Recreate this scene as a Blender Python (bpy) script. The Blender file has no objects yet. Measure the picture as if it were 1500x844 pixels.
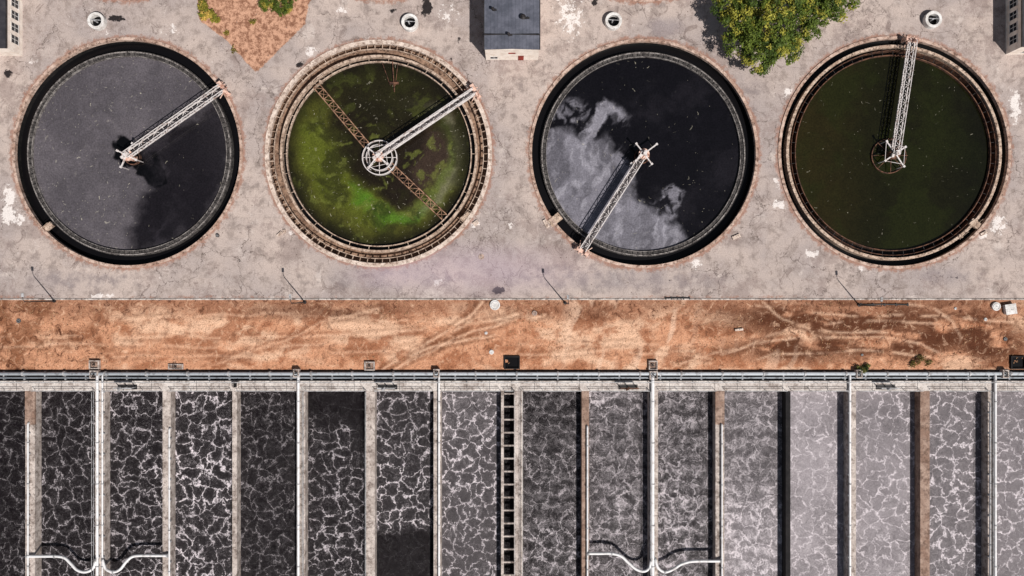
import bpy, math, random
import numpy as np
from mathutils import Vector
random.seed(7); RNG=np.random.RandomState(11)
H=110.0
def P(px,py,z=0.0):
    k=(H-z)/H/10.0
    return ((px-750)*k,(422-py)*k,z)
def lin(c):
    c=c/255.0
    return c/12.92 if c<=0.04045 else ((c+0.055)/1.055)**2.4
def A(r,g,b,k=1.0):
    return tuple(min(0.9,lin(v)*k) for v in (r,g,b))
# ---------------- numpy noise
TAB=RNG.rand(256,256)
def vnoise(x,y):
    xi=np.floor(x).astype(int); yi=np.floor(y).astype(int)
    fx=x-xi; fy=y-yi; fx=fx*fx*(3-2*fx); fy=fy*fy*(3-2*fy)
    a=TAB[xi%256,yi%256]; b=TAB[(xi+1)%256,yi%256]; c=TAB[xi%256,(yi+1)%256]; d=TAB[(xi+1)%256,(yi+1)%256]
    return (a*(1-fx)+b*fx)*(1-fy)+(c*(1-fx)+d*fx)*fy
def fbm(x,y,s,o=4,seed=0):
    t=0;a=1;n=0
    for i in range(o):
        t=t+a*vnoise(x*s+seed*17.3+i*31.7,y*s+seed*9.1+i*11.9); n+=a; a*=0.55; s*=2.03
    return t/n
def ss(a,b,v):
    t=np.clip((v-a)/(b-a),0,1); return t*t*(3-2*t)
def sdf(x,y,poly):
    d=np.full(x.shape,1e9); ins=np.zeros(x.shape,bool); n=len(poly)
    for i in range(n):
        ax,ay=poly[i]; bx,by=poly[(i+1)%n]
        ex,ey=bx-ax,by-ay; wx,wy=x-ax,y-ay
        t=np.clip((wx*ex+wy*ey)/(ex*ex+ey*ey+1e-9),0,1)
        d=np.minimum(d,np.hypot(wx-t*ex,wy-t*ey))
        c=((ay>y)!=(by>y)) & (x<(bx-ax)*(y-ay)/((by-ay) if by!=ay else 1e-9)+ax)
        ins^=c
    return np.where(ins,d,-d)
def sdl(x,y,line):
    d=np.full(x.shape,1e9)
    for i in range(len(line)-1):
        ax,ay=line[i]; bx,by=line[i+1]
        ex,ey=bx-ax,by-ay; wx,wy=x-ax,y-ay
        t=np.clip((wx*ex+wy*ey)/(ex*ex+ey*ey+1e-9),0,1)
        d=np.minimum(d,np.hypot(wx-t*ex,wy-t*ey))
    return d
# ---------------- materials
class M:
    def __init__(s,name,rough=0.85,spec=0.3,dim='3D'):
        s.m=bpy.data.materials.new(name); s.m.use_nodes=True; s.nt=s.m.node_tree; s.dim=dim
        s.b=s.nt.nodes['Principled BSDF']; s.b.inputs['Roughness'].default_value=rough
        s.b.inputs['Specular IOR Level'].default_value=spec
        s._p=None
    def nd(s,t,**k):
        n=s.nt.nodes.new(t)
        for a,b in k.items(): setattr(n,a,b)
        return n
    def set(s,sock,v):
        if v is None: return
        if hasattr(v,'is_output'): s.nt.links.new(v,sock)
        else:
            if isinstance(v,tuple) and len(v)==3 and sock.type=='RGBA': v=v+(1.0,)
            sock.default_value=v
    @property
    def pos(s):
        if s._p is None: s._p=s.nd('ShaderNodeNewGeometry').outputs['Position']
        return s._p
    def math(s,op,a,b=None,c=None,clamp=False):
        n=s.nd('ShaderNodeMath',operation=op); n.use_clamp=clamp
        s.set(n.inputs[0],a); s.set(n.inputs[1],b); s.set(n.inputs[2],c); return n.outputs[0]
    def vmath(s,op,a,b=None):
        n=s.nd('ShaderNodeVectorMath',operation=op); s.set(n.inputs[0],a)
        if op=='SCALE': s.set(n.inputs['Scale'],b)
        else: s.set(n.inputs[1],b)
        return n.outputs[0]
    def noise(s,scale,detail=5,rough=0.6,dist=0,vec=None,col=False):
        n=s.nd('ShaderNodeTexNoise'); n.noise_dimensions=s.dim; s.set(n.inputs['Vector'],vec or s.pos); s.set(n.inputs['Scale'],scale)
        n.inputs['Detail'].default_value=detail; n.inputs['Roughness'].default_value=rough; n.inputs['Distortion'].default_value=dist
        return n.outputs['Color' if col else 'Fac']
    def voro(s,scale,feature='F1',vec=None,out='Distance',rand=1.0):
        n=s.nd('ShaderNodeTexVoronoi',feature=feature); n.voronoi_dimensions=s.dim; s.set(n.inputs['Vector'],vec or s.pos); s.set(n.inputs['Scale'],scale)
        n.inputs['Randomness'].default_value=rand
        return n.outputs[out]
    def mr(s,v,a,b,c=0.0,d=1.0):
        n=s.nd('ShaderNodeMapRange'); n.interpolation_type='SMOOTHSTEP'
        s.set(n.inputs[0],v); s.set(n.inputs[1],a); s.set(n.inputs[2],b); s.set(n.inputs[3],c); s.set(n.inputs[4],d); return n.outputs[0]
    def mix(s,f,a,b,blend='MIX'):
        n=s.nd('ShaderNodeMix',data_type='RGBA',blend_type=blend)
        s.set(n.inputs[0],f); s.set(n.inputs[6],a); s.set(n.inputs[7],b); return n.outputs[2]
    def attr(s,name,col=False):
        n=s.nd('ShaderNodeAttribute',attribute_name=name); return n.outputs['Color' if col else 'Fac']
    def color(s,c): s.set(s.b.inputs['Base Color'],c); return s
    def bump(s,h,dist=0.05,strength=1.0):
        n=s.nd('ShaderNodeBump'); n.inputs['Distance'].default_value=dist; n.inputs['Strength'].default_value=strength
        s.set(n.inputs['Height'],h); s.nt.links.new(n.outputs[0],s.b.inputs['Normal']); return s
def concrete(name,c1,c2,grime=None,g=0.5,scale=1.0,rough=0.9):
    m=M(name,rough)
    n1=m.noise(0.35*scale,4,0.65); n2=m.noise(3.0*scale,3,0.7)
    c=m.mix(m.mr(n1,0.35,0.65),c1,c2)
    if grime: c=m.mix(m.math('MULTIPLY',m.mr(m.noise(0.9*scale,5,0.75),0.46,0.64),g),c,grime)
    c=m.mix(1.0,c,m.mix(m.mr(n2,0.3,0.7),(0.75,0.75,0.75,1),(1.12,1.12,1.12,1)),'MULTIPLY')
    m.color(c); return m.m
def metal(name,c1,c2,t0=0.5,t1=0.62,met=0.0,rough=0.55,scale=1.5):
    m=M(name,rough,0.4); m.b.inputs['Metallic'].default_value=met
    m.color(m.mix(m.mr(m.noise(scale,3,0.7),t0,t1),c1,c2)); return m.m
# ---------------- mesh builder
COL=bpy.context.scene.collection
class B:
    def __init__(s): s.v=[]; s.f=[]
    def hexa(s,pts):
        i=len(s.v); s.v+= [tuple(p) for p in pts]
        s.f+=[(i,i+3,i+2,i+1),(i+4,i+5,i+6,i+7),(i,i+1,i+5,i+4),(i+1,i+2,i+6,i+5),(i+2,i+3,i+7,i+6),(i+3,i,i+4,i+7)]
    def box(s,c,d,rz=0.0):
        cx,cy,cz=c; hx,hy,hz=d[0]/2,d[1]/2,d[2]/2; co,si=math.cos(rz),math.sin(rz); p=[]
        for z in (-hz,hz):
            for x,y in ((-hx,-hy),(hx,-hy),(hx,hy),(-hx,hy)):
                p.append((cx+x*co-y*si,cy+x*si+y*co,cz+z))
        s.hexa(p)
    def bx(s,x0,x1,y0,y1,z0,z1): s.box(((x0+x1)/2,(y0+y1)/2,(z0+z1)/2),(abs(x1-x0),abs(y1-y0),abs(z1-z0)))
    def beam(s,p,q,w,h=None):
        h=h or w; p=Vector(p); q=Vector(q); d=(q-p)
        if d.length<1e-6: return
        d.normalize(); up=Vector((0,0,1)) if abs(d.z)<0.95 else Vector((1,0,0))
        a=d.cross(up).normalized()*w/2; b=a.cross(d).normalized()*h/2
        s.hexa([p-a-b,p+a-b,p+a+b,p-a+b,q-a-b,q+a-b,q+a+b,q-a+b])
    def cyl(s,p,q,r,n=12,r2=None):
        r2=r if r2 is None else r2
        p=Vector(p); q=Vector(q); d=(q-p).normalized(); up=Vector((0,0,1)) if abs(d.z)<0.95 else Vector((1,0,0))
        a=d.cross(up).normalized(); b=a.cross(d).normalized(); i=len(s.v)
        for c,rr in ((p,r),(q,r2)):
            for k in range(n):
                t=2*math.pi*k/n; s.v.append(tuple(c+(a*math.cos(t)+b*math.sin(t))*rr))
        for k in range(n):
            l=(k+1)%n; s.f.append((i+k,i+l,i+n+l,i+n+k))
        s.f.append(tuple(i+k for k in range(n))[::-1]); s.f.append(tuple(i+n+k for k in range(n)))
    def tube(s,pts,r,n=10):
        pts=[Vector(p) for p in pts]; i=len(s.v)
        for j,p in enumerate(pts):
            d=(pts[min(j+1,len(pts)-1)]-pts[max(j-1,0)]).normalized()
            up=Vector((0,0,1)) if abs(d.z)<0.95 else Vector((0,1,0))
            a=d.cross(up).normalized(); b=a.cross(d).normalized()
            for k in range(n):
                t=2*math.pi*k/n; s.v.append(tuple(p+(a*math.cos(t)+b*math.sin(t))*r))
        for j in range(len(pts)-1):
            for k in range(n):
                l=(k+1)%n; s.f.append((i+j*n+k,i+j*n+l,i+(j+1)*n+l,i+(j+1)*n+k))
    def lathe(s,c,prof,n=160,closed=True):
        cx,cy=c; i=len(s.v); m=len(prof)
        for k in range(n):
            t=2*math.pi*k/n
            for r,z in prof: s.v.append((cx+r*math.cos(t),cy+r*math.sin(t),z))
        for k in range(n):
            l=(k+1)%n
            for j in range(m if closed else m-1):
                jj=(j+1)%m
                s.f.append((i+k*m+j,i+l*m+j,i+l*m+jj,i+k*m+jj))
    def ring(s,c,r0,r1,z0,z1,n=160): s.lathe(c,[(r0,z0),(r1,z0),(r1,z1),(r0,z1)],n)
    def obj(s,name,mat,parent=None,bevel=0,smooth=False):
        me=bpy.data.meshes.new(name); me.from_pydata(s.v,[],s.f); me.materials.append(mat)
        import bmesh
        bm=bmesh.new(); bm.from_mesh(me); bmesh.ops.recalc_face_normals(bm,faces=bm.faces); bm.to_mesh(me); bm.free()
        if smooth: me.polygons.foreach_set('use_smooth',[True]*len(me.polygons))
        o=bpy.data.objects.new(name,me); COL.objects.link(o)
        if parent: o.parent=parent
        if bevel:
            md=o.modifiers.new('bevel','BEVEL'); md.width=bevel; md.segments=2; md.limit_method='ANGLE'
        return o
def empty(name):
    o=bpy.data.objects.new(name,None); o.empty_display_size=0.5; COL.objects.link(o); return o
def gridmesh(name,xs,ys,mat,z=0.0,keep=None,snap=None,parent=None,zf=None,attrs=None):
    X,Y=np.meshgrid(xs,ys); nx=len(xs); ny=len(ys)
    vx=X.ravel().copy(); vy=Y.ravel().copy()
    I=np.arange(nx*ny).reshape(ny,nx)
    F=np.stack([I[:-1,:-1],I[:-1,1:],I[1:,1:],I[1:,:-1]],-1).reshape(-1,4)
    if keep is not None:
        k=keep(vx,vy); F=F[k[F].any(axis=1)]
    if snap is not None: vx,vy=snap(vx,vy)
    vz=np.full(vx.shape,float(z)) if zf is None else zf(vx,vy)
    used=np.unique(F); rm=-np.ones(nx*ny,int); rm[used]=np.arange(len(used)); F=rm[F]
    vx,vy,vz=vx[used],vy[used],vz[used]
    me=bpy.data.meshes.new(name); me.from_pydata(np.stack([vx,vy,vz],1).tolist(),[],F.tolist()); me.materials.append(mat)
    if attrs:
        k=H/(H-z)*10
        for nm,val in attrs(750+vx*k,422-vy*k,vx,vy).items():
            val=np.asarray(val)
            if val.ndim==2:
                a=me.color_attributes.new(nm,'FLOAT_COLOR','POINT'); a.data.foreach_set('color',np.concatenate([val,np.ones((len(val),1))],1).astype(np.float32).ravel())
            else:
                a=me.attributes.new(nm,'FLOAT','POINT'); a.data.foreach_set('value',val.astype(np.float32))
    o=bpy.data.objects.new(name,me); COL.objects.link(o)
    if parent: o.parent=parent
    return o
def lerp(a,b,t):
    return a*(1-t[:,None])+np.array(b)[None,:]*t[:,None]

# =============== TANK DATA
TANKS=[dict(c=(187,224),R=16.9,st='A'),dict(c=(554.5,225),R=16.65,st='B'),dict(c=(943,225),R=16.8,st='A'),dict(c=(1310,223.5),R=17.05,st='C'),
       dict(c=(187,-167),R=16.8,st='A'),dict(c=(560,-167),R=16.8,st='B'),dict(c=(943,-165),R=16.8,st='A')]
TC=[(P(*t['c'])[0],P(*t['c'])[1],t['R']) for t in TANKS]
# =============== MATERIALS
def m_pavement():
    m=M('pavement_concrete',0.9,0.25,'2D')
    n=m.noise(0.06,4,0.6); n2=m.noise(0.5,6,0.7); n3=m.noise(6,3,0.7)
    c=m.mix(m.mr(n,0.35,0.65),A(184,169,161),A(165,153,149))
    c=m.mix(m.math('MULTIPLY',m.mr(n2,0.45,0.7),.85),c,A(138,125,119))
    c=m.mix(m.math('MULTIPLY',m.mr(m.noise(0.22,6,0.74,vec=m.vmath('ADD',m.pos,(50.,9.,0.))),0.58,0.72),.7),c,A(200,188,181))
    c=m.mix(m.math('MULTIPLY',m.mr(m.noise(0.13,7,0.78,vec=m.vmath('ADD',m.pos,(11.,90.,0.))),0.53,0.62),.55),c,A(140,124,119))
    c=m.mix(m.math('MULTIPLY',m.mr(m.noise(0.35,7,0.8,1.0,vec=m.vmath('ADD',m.pos,(71.,33.,0.))),0.58,0.66),.6),c,A(110,95,90))
    br=m.nd('ShaderNodeTexBrick'); m.set(br.inputs['Vector'],m.pos); br.inputs['Scale'].default_value=0.17
    br.inputs['Color1'].default_value=(0.93,0.93,0.94,1); br.inputs['Color2'].default_value=(1.04,1.03,1.02,1); br.inputs['Mortar'].default_value=(0.82,0.8,0.79,1)
    br.inputs['Mortar Size'].default_value=0.004; br.offset=0.37
    c=m.mix(0.5,c,br.outputs['Color'],'MULTIPLY')
    wv=m.vmath('ADD',m.pos,m.vmath('SCALE',m.noise(0.5,4,0.65,col=True),3.0))
    e=m.voro(0.16,'DISTANCE_TO_EDGE',wv); cr=m.mr(e,0.0,0.016,1.0,0.0)
    cr=m.math('MULTIPLY',cr,m.mr(m.noise(0.12,2,0.5),0.4,0.56))
    e2=m.voro(0.6,'DISTANCE_TO_EDGE',wv); cr2=m.math('MULTIPLY',m.mr(e2,0.0,0.035,1.0,0.0),m.mr(m.noise(0.09,3,0.6,vec=m.vmath('ADD',m.pos,(31.,7.,0.))),0.54,0.64))
    cc=m.math('MAXIMUM',cr,cr2)
    c=m.mix(m.math('MULTIPLY',cc,0.75),c,A(80,68,63))
    nn=m.noise(1.1,6,0.75)
    w=m.mr(m.math('ADD',m.attr('white'),m.math('MULTIPLY',m.math('SUBTRACT',nn,0.5),3.0)),0.56,0.74)
    c=m.mix(m.math('MULTIPLY',w,0.82),c,A(230,223,219))
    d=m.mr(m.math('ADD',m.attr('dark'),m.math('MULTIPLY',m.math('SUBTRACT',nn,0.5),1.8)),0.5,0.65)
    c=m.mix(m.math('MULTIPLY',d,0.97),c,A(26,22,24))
    g=m.mr(m.math('ADD',m.attr('grey'),m.math('MULTIPLY',m.math('SUBTRACT',n2,0.5),1.2)),0.3,0.9)
    c=m.mix(m.math('MULTIPLY',g,0.6),c,A(138,128,130))
    r=m.mr(m.math('ADD',m.attr('rust'),m.math('MULTIPLY',m.math('SUBTRACT',nn,0.5),2.0)),0.35,0.85)
    c=m.mix(m.math('MULTIPLY',r,0.75),c,A(148,106,88))
    c=m.mix(m.math('MULTIPLY',m.attr('violet'),0.5),c,A(174,154,168))
    dd=m.mr(m.math('ADD',m.attr('dirt'),m.math('MULTIPLY',m.math('SUBTRACT',nn,0.5),0.5)),0.45,0.6)
    dc=m.mix(m.mr(m.noise(1.2,6,0.8),0.4,0.62),A(198,154,128),A(130,90,70))
    c=m.mix(dd,c,dc)
    sp=m.mr(m.voro(0.55,'F1'),0.03,0.06,1.0,0.0); sp=m.math('MULTIPLY',sp,m.mr(m.noise(0.3,2),0.55,0.6))
    c=m.mix(m.math('MULTIPLY',sp,0.8),c,A(100,85,78))
    c=m.mix(1.0,c,m.mix(m.mr(n3,0.3,0.7),(0.84,0.84,0.84,1),(1.08,1.08,1.08,1)),'MULTIPLY')
    m.color(c); return m.m
def m_verge():
    m=M('dry_grass_soil',0.95,0.1,'2D')
    c=m.attr('vc',col=True)
    f=m.noise(3.2,5,0.8); f2=m.noise(1.0,7,0.78,0.6)
    c=m.mix(m.mr(f,0.52,0.7),c,m.mix(0.6,c,A(96,56,38)))
    c=m.mix(m.math('MULTIPLY',m.mr(f2,0.52,0.66),m.attr('br')),c,A(86,52,37))
    c=m.mix(m.math('MULTIPLY',m.mr(f2,0.46,0.3),0.6),c,A(232,192,162))
    c=m.mix(1.0,c,m.mix(m.mr(m.noise(7,3,0.8),0.3,0.7),(0.7,0.69,0.68,1),(1.18,1.18,1.18,1)),'MULTIPLY')
    m.color(c); m.bump(f,0.14,0.8); return m.m
def m_ground():
    m=M('far_dry_ground',0.95,0.15,'2D')
    c=m.mix(m.mr(m.noise(0.02,8,0.65),0.4,0.6),A(196,150,118),A(120,100,70))
    c=m.mix(m.mr(m.noise(0.6,6,0.7),0.5,0.7),c,A(90,70,48)); m.color(c); return m.m
PAV=m_pavement(); VERGE=m_verge(); GND=m_ground()
COPE=concrete('coping_concrete',A(204,180,166),A(166,136,120),A(84,60,50),0.85,2.0)
COPE_L=concrete('pale_launder_concrete',A(222,206,194),A(194,174,160),A(112,86,72),0.8,2.0)
ALG=concrete('algae_black_wall',A(24,23,24),A(40,37,36),A(14,14,14),0.7,2.0,0.6)
WALLG=concrete('weathered_weir_wall',A(92,88,86),A(52,49,49),A(24,23,23),0.9,3.0)
TANF=concrete('dry_launder_floor',A(158,130,110),A(120,94,78),A(54,38,31),0.9,2.5)
WTAN=concrete('tan_weir_wall',A(208,186,168),A(166,142,124),A(70,50,40),0.85,3.0)
DKW=M('channel_black_water',0.25,0.2).color(A(13,12,14)).m
BRM=metal('bridge_steel_pale',A(206,200,198),A(150,130,122),0.52,0.68)
BRD=metal('bridge_deck_grating',A(108,101,101),A(74,68,67),0.4,0.6)
BRP=metal('pink_primer_steel',A(214,180,164),A(146,104,88),0.48,0.62)
RUST=metal('rusty_steel',A(110,76,58),A(58,38,30),0.4,0.6,rough=0.85)
DARKS=metal('dark_steel',A(48,44,45),A(30,28,28),0.4,0.6)
BASC=concrete('basin_wall_concrete',A(202,191,184),A(166,154,147),A(98,84,76),0.8,1.5)
BASB=concrete('stained_brown_concrete',A(168,144,130),A(134,108,94),A(84,64,54),0.7,1.5)
BASD=concrete('dark_wet_concrete',A(40,37,38),A(26,24,26),A(16,15,16),0.5,1.5)
PIPE=metal('white_pipe_paint',A(222,221,222),A(188,184,182),0.5,0.7,rough=0.45)
PIPB=metal('grey_blue_pipe_paint',A(176,182,188),A(136,138,142),0.5,0.7,rough=0.5)
RAIL=metal('galvanised_rail',A(176,176,178),A(130,128,128),0.45,0.6,rough=0.5)
def m_foam():
    m=M('aerated_water_foam',0.35,0.1,'2D')
    seed=m.attr('seed'); cv=m.nd('ShaderNodeCombineXYZ'); m.set(cv.inputs[0],seed); m.set(cv.inputs[1],m.math('MULTIPLY',seed,1.7))
    p=m.vmath('ADD',m.pos,cv.outputs[0])
    w1=m.vmath('SUBTRACT',m.noise(0.4,2,0.5,vec=p,col=True),(0.5,0.5,0.5))
    w2=m.vmath('SUBTRACT',m.noise(1.2,5,0.72,vec=p,col=True),(0.5,0.5,0.5))
    q=m.vmath('ADD',p,m.vmath('ADD',m.vmath('SCALE',w1,2.4),m.vmath('SCALE',w2,1.6)))
    foam=m.attr('foam'); base=m.attr('base'); fine=m.attr('fine')
    br=m.noise(0.65,4,0.68,vec=p)
    wid=m.math('MULTIPLY',m.mr(br,0.36,0.66,0.016,0.125),m.math('ADD',foam,0.2))
    e1=m.voro(0.53,'DISTANCE_TO_EDGE',q); l1=m.mr(e1,0.0,wid,1.0,0.0)
    q2=m.vmath('ADD',q,m.vmath('SCALE',w2,1.5))
    e2=m.voro(1.2,'DISTANCE_TO_EDGE',q2); l2=m.math('MULTIPLY',m.mr(e2,0.0,0.085,1.0,0.0),m.mr(br,0.40,0.62,0.06,.8))
    st=m.noise(2.6,5,0.88,2.4,vec=q2)
    streak=m.mr(st,0.52,0.63)
    halo=m.math('MULTIPLY',m.mr(e1,0.0,0.30,1.0,0.0),streak)
    big=m.math('MAXIMUM',l1,m.math('MULTIPLY',l2,0.42))
    big=m.math('MAXIMUM',big,m.math('MULTIPLY',halo,0.24))
    big=m.math('ADD',big,m.math('MULTIPLY',streak,0.022))
    big=m.math('MULTIPLY',big,m.mr(m.noise(3.2,4,0.85,vec=p),0.32,0.6,0.22,1.0))
    sx=m.nd('ShaderNodeSeparateXYZ'); m.set(sx.inputs[0],q)
    band=m.math('SINE',m.math('MULTIPLY',sx.outputs[1],2*math.pi/2.3))
    fn=m.noise(1.5,6,0.92,2.2,vec=q)
    fv=m.mr(m.math('ADD',m.math('ADD',fn,m.math('MULTIPLY',m.math('SUBTRACT',br,.5),.22)),m.math('MULTIPLY',band,0.03)),0.515,0.60)
    sub=m.math('MAXIMUM',m.math('MULTIPLY',big,0.7),m.math('MULTIPLY',fv,.8))
    tot=m.math('ADD',m.math('MULTIPLY',big,m.math('SUBTRACT',1.0,fine)),m.math('MULTIPLY',sub,fine))
    tot=m.math('MULTIPLY',tot,m.math('ADD',foam,0.08),clamp=True)
    wn=m.mr(st,0.34,0.66,0.4,1.5)
    v=m.nd('ShaderNodeVectorMath',operation='SCALE'); m.set(v.inputs[0],m.mix(base,A(15,10,13),A(200,191,196))); m.set(v.inputs['Scale'],wn)
    c=m.mix(tot,v.outputs[0],A(228,219,224))
    m.color(c)
    m.bump(m.noise(1.6,3,0.7,0.6,vec=q),0.18,0.65)
    m.set(m.b.inputs['Roughness'],m.mr(tot,0.0,0.6,0.2,0.7))
    return m.m
FOAM=m_foam()
def m_water():
    m=M('settling_tank_water',0.12,0.25,'2D')
    c=m.attr('wc',col=True); sc=m.attr('scum')
    n=m.noise(4,4,0.8); n2=m.noise(0.7,5,0.7,0.8)
    c=m.mix(1.0,c,m.mix(m.mr(n,0.3,0.7),(0.72,0.72,0.72,1),(1.25,1.25,1.25,1)),'MULTIPLY')
    c=m.mix(1.0,c,m.mix(m.mr(n2,0.3,0.7),(0.86,0.86,0.86,1),(1.12,1.12,1.12,1)),'MULTIPLY')
    wq=m.vmath('ADD',m.pos,m.vmath('SCALE',m.noise(.3,3,.6,col=True),4.0))
    vn=m.nd('ShaderNodeTexVoronoi'); vn.voronoi_dimensions='2D'; m.set(vn.inputs['Vector'],wq); vn.inputs['Scale'].default_value=1.3
    sr=m.nd('ShaderNodeSeparateColor'); m.set(sr.inputs[0],vn.outputs['Color'])
    dots=m.math('MULTIPLY',m.mr(vn.outputs['Distance'],.05,.12,1.0,0.0),m.math('LESS_THAN',sr.outputs[0],m.attr('speck')))
    pw=m.math('MULTIPLY',sr.outputs[1],sr.outputs[2])
    c=m.mix(m.math('MULTIPLY',dots,m.math('MULTIPLY',pw,.75)),c,m.mix(0.6,c,A(235,228,205)))
    m.color(c)
    m.set(m.b.inputs['Roughness'],m.math('ADD',m.math('MULTIPLY',sc,0.5),0.1))
    return m.m
WATER=m_water()

# =============== GROUND / PAVEMENT / VERGE
Y_PAV=P(0,438)[1]; Y_BAS=P(0,543)[1]
xs=np.array([-2000,-110,110,2000.]); ys=np.array([-2000,-86,Y_BAS,Y_PAV,110,2000.])
b=B()
for i in range(3):
    for j in range(5):
        if i==1 and j in (1,2,3): continue
        k=len(b.v); b.v+=[(xs[i],ys[j],0),(xs[i+1],ys[j],0),(xs[i+1],ys[j+1],0),(xs[i],ys[j+1],0)]; b.f.append((k,k+1,k+2,k+3))
b.obj('ground',GND)
def pkeep(x,y):
    k=np.ones(x.shape,bool)
    for cx,cy,R in TC: k&=np.hypot(x-cx,y-cy)>(R-0.25)
    return k
def psnap(x,y):
    for cx,cy,R in TC:
        d=np.hypot(x-cx,y-cy); ins=d<R-0.25; s=np.where(ins,(R-0.25)/np.maximum(d,1e-6),1)
        x=cx+(x-cx)*s; y=cy+(y-cy)*s
    return x,y
def blobs(px,py,L):
    v=np.zeros(px.shape)
    for b_ in L:
        x,y,rx,ry=b_[:4]; a=b_[4] if len(b_)>4 else 1.0
        v=np.maximum(v,a*np.clip(1.35-np.hypot((px-x)/rx,(py-y)/ry)*0.85,0,1))
    return v
DIRT=[(285,-30),(470,-30),(452,8),(447,36),(375,107),(330,58),(292,30)]
def pattrs(px,py,x,y):
    rust=np.zeros(px.shape)
    for cx,cy,R in TC:
        d=np.hypot(x-cx,y-cy)-R
        rust=np.maximum(rust,np.clip(0.9-d/1.1,0,1)*(d<2))
    rust=np.maximum(rust,blobs(px,py,[(30,436,60,3,.7),(300,436,200,3,.6),(1000,436,300,3,.6)]))
    return dict(
     white=blobs(px,py,[(14,290,10,18),(12,315,12,14),(28,322,10,8,.9),(835,25,20,30,.75),(642,413,8,5,.9),(1020,385,9,9,.9),(1190,372,10,6),(1262,392,6,5),(1487,155,9,24,1.),(1462,328,12,14,.9),(1440,345,10,6,.9),(1140,265,5,20,.7),(150,434,18,4),(455,75,14,8,.7),(545,74,10,6,.7),(655,20,16,14,.55),(250,45,16,8,.6),(1155,135,10,7,.9),(105,330,10,5,.6),(1140,300,12,8,.8),(695,328,8,7,.9),(750,330,7,6,.6),(1050,110,6,14,.5),(430,340,12,5,.7),(50,90,12,5,.6),(500,15,10,5,.7),(160,50,12,4,.6)]),
     dark=blobs(px,py,[(730,425,9,6),(12,108,7,6),(440,95,6,5),(170,27,14,5,.95),(625,12,9,13),(870,4,6,5,.9),(670,58,10,7,.5),(350,382,6,3,.7),(1400,408,16,4,.5),(1140,350,5,4,.5),(660,85,5,9,.5),(980,412,6,3,.5),(575,16,7,4,.8)]),  # shadow blots of bushes painted into the pavement colour, among other dark marks
     grey=np.maximum(blobs(px,py,[(975,40,28,16,.9),(560,410,120,22,.6),(900,410,180,22,.7),(120,410,110,20,.6),(1100,130,30,60,.5),(1380,405,60,15,.7)]),0.35*fbm(px,py,0.01,3,4)),
     rust=rust, violet=blobs(px,py,[(690,395,130,30,.8),(590,400,60,20,.8)]),
     dirt=np.clip(0.5+sdf(px,py,DIRT)/14,0,1))
dx=np.concatenate([[-110,-95],np.arange(-80,80.1,0.4),[95,110]])
dy=np.concatenate([np.linspace(Y_PAV,80,210),[95,110]])
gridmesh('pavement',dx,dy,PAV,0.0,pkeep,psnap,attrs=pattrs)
def vattrs(px,py,x,y):
    wx=px+40*(fbm(px,py,0.02,3,1)-.5); wy=py+25*(fbm(px,py,0.02,3,2)-.5)
    n=fbm(wx*0.6,wy*1.6,0.02,5,3); n2=fbm(wx,wy*1.3,0.045,5,5)
    c=np.tile(np.array(A(204,150,118)),(len(px),1))
    c=lerp(c,A(228,186,156),ss(0.5,0.68,n)); c=lerp(c,A(164,108,78),ss(0.48,0.66,n2)*0.85)
    top=ss(478,448,py+20*(n-.5)); c=lerp(c,A(146,104,82),top*0.65)
    left=ss(260,60,px+120*(n2-.5)); c=lerp(c,A(124,82,58),left*0.7*ss(.38,.58,n2))
    right=np.maximum(blobs(px,py,[(1220,468,150,26,1.),(1180,508,90,20,.9),(1300,500,130,25,.9),(1400,480,60,35,.95),(1450,505,60,30,.8),(900,460,80,16,.4),(480,455,100,12,.5)]),0)
    c=lerp(c,A(92,56,39),np.clip(right*1.3,0,1)*ss(0.34,0.5,fbm(wx*.5,wy*1.5,0.03,5,7)))
    tr=[[(560,540),(620,510),(660,482),(692,455),(705,438)],[(575,543),(635,510),(690,484),(740,470),(800,462)],[(625,500),(690,474),(760,458)],[(600,525),(650,505),(720,495)],
        [(980,540),(1040,520),(1120,500),(1200,492),(1290,494),(1350,506),(1380,520)],[(1060,518),(1120,494),(1190,478),(1290,470),(1380,478),(1420,492)],[(1110,448),(1170,456),(1250,462),(1330,460),(1400,464),(1480,474)],[(1080,536),(1150,520),(1230,512),(1300,514),(1360,524)],[(1330,442),(1370,452),(1398,470),(1408,495),(1398,520),(1370,540)],[(1120,440),(1145,465),(1190,482),(1300,488)],
        [(-50,494),(100,490),(300,498),(480,492),(620,484)],[(-50,508),(120,503),(320,511),(480,506),(600,500)],[(0,526),(200,518),(420,524),(580,512)],[(180,470),(380,462),(600,470)],[(760,505),(900,500),(1040,512)],[(760,520),(900,514),(1040,526)],[(300,540),(420,500),(470,470),(560,450)]]
    for i,t in enumerate(tr):
        d=sdl(px+14*(fbm(px,py,.012,3,i)-.5),py+14*(fbm(px,py,.012,3,i+5)-.5),t); w=1.9
        mk=ss(.34,.54,fbm(px,py,.03,4,i)); L=i<10
        c=lerp(c,A(232,194,166),np.exp(-(d/w)**2)*(0.6 if L else .35)*mk)
        c=lerp(c,A(104,66,46),np.exp(-((d-4.5)/2.4)**2)*(0.5 if L else .32)*mk)
    sm=ss(810,850,px)*ss(1040,980,px)+0.6*ss(1040,1060,px)*ss(1200,1150,px)*ss(490,510,py)
    st=ss(0.5,0.72,vnoise((px+14*(n-.5)+(py-490)*0.25)/9.0,py/60.0))
    c=lerp(c,A(236,202,176),np.clip(sm,0,1)*st*0.55)
    br=np.clip(0.95*fbm(px,py,0.012,3,9)+right*.6+left*.5+top*.35,0,1)
    return dict(vc=c,br=br)
vxs=np.concatenate([[-110,-95],np.arange(-80,80.1,0.22),[95,110]])
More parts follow.
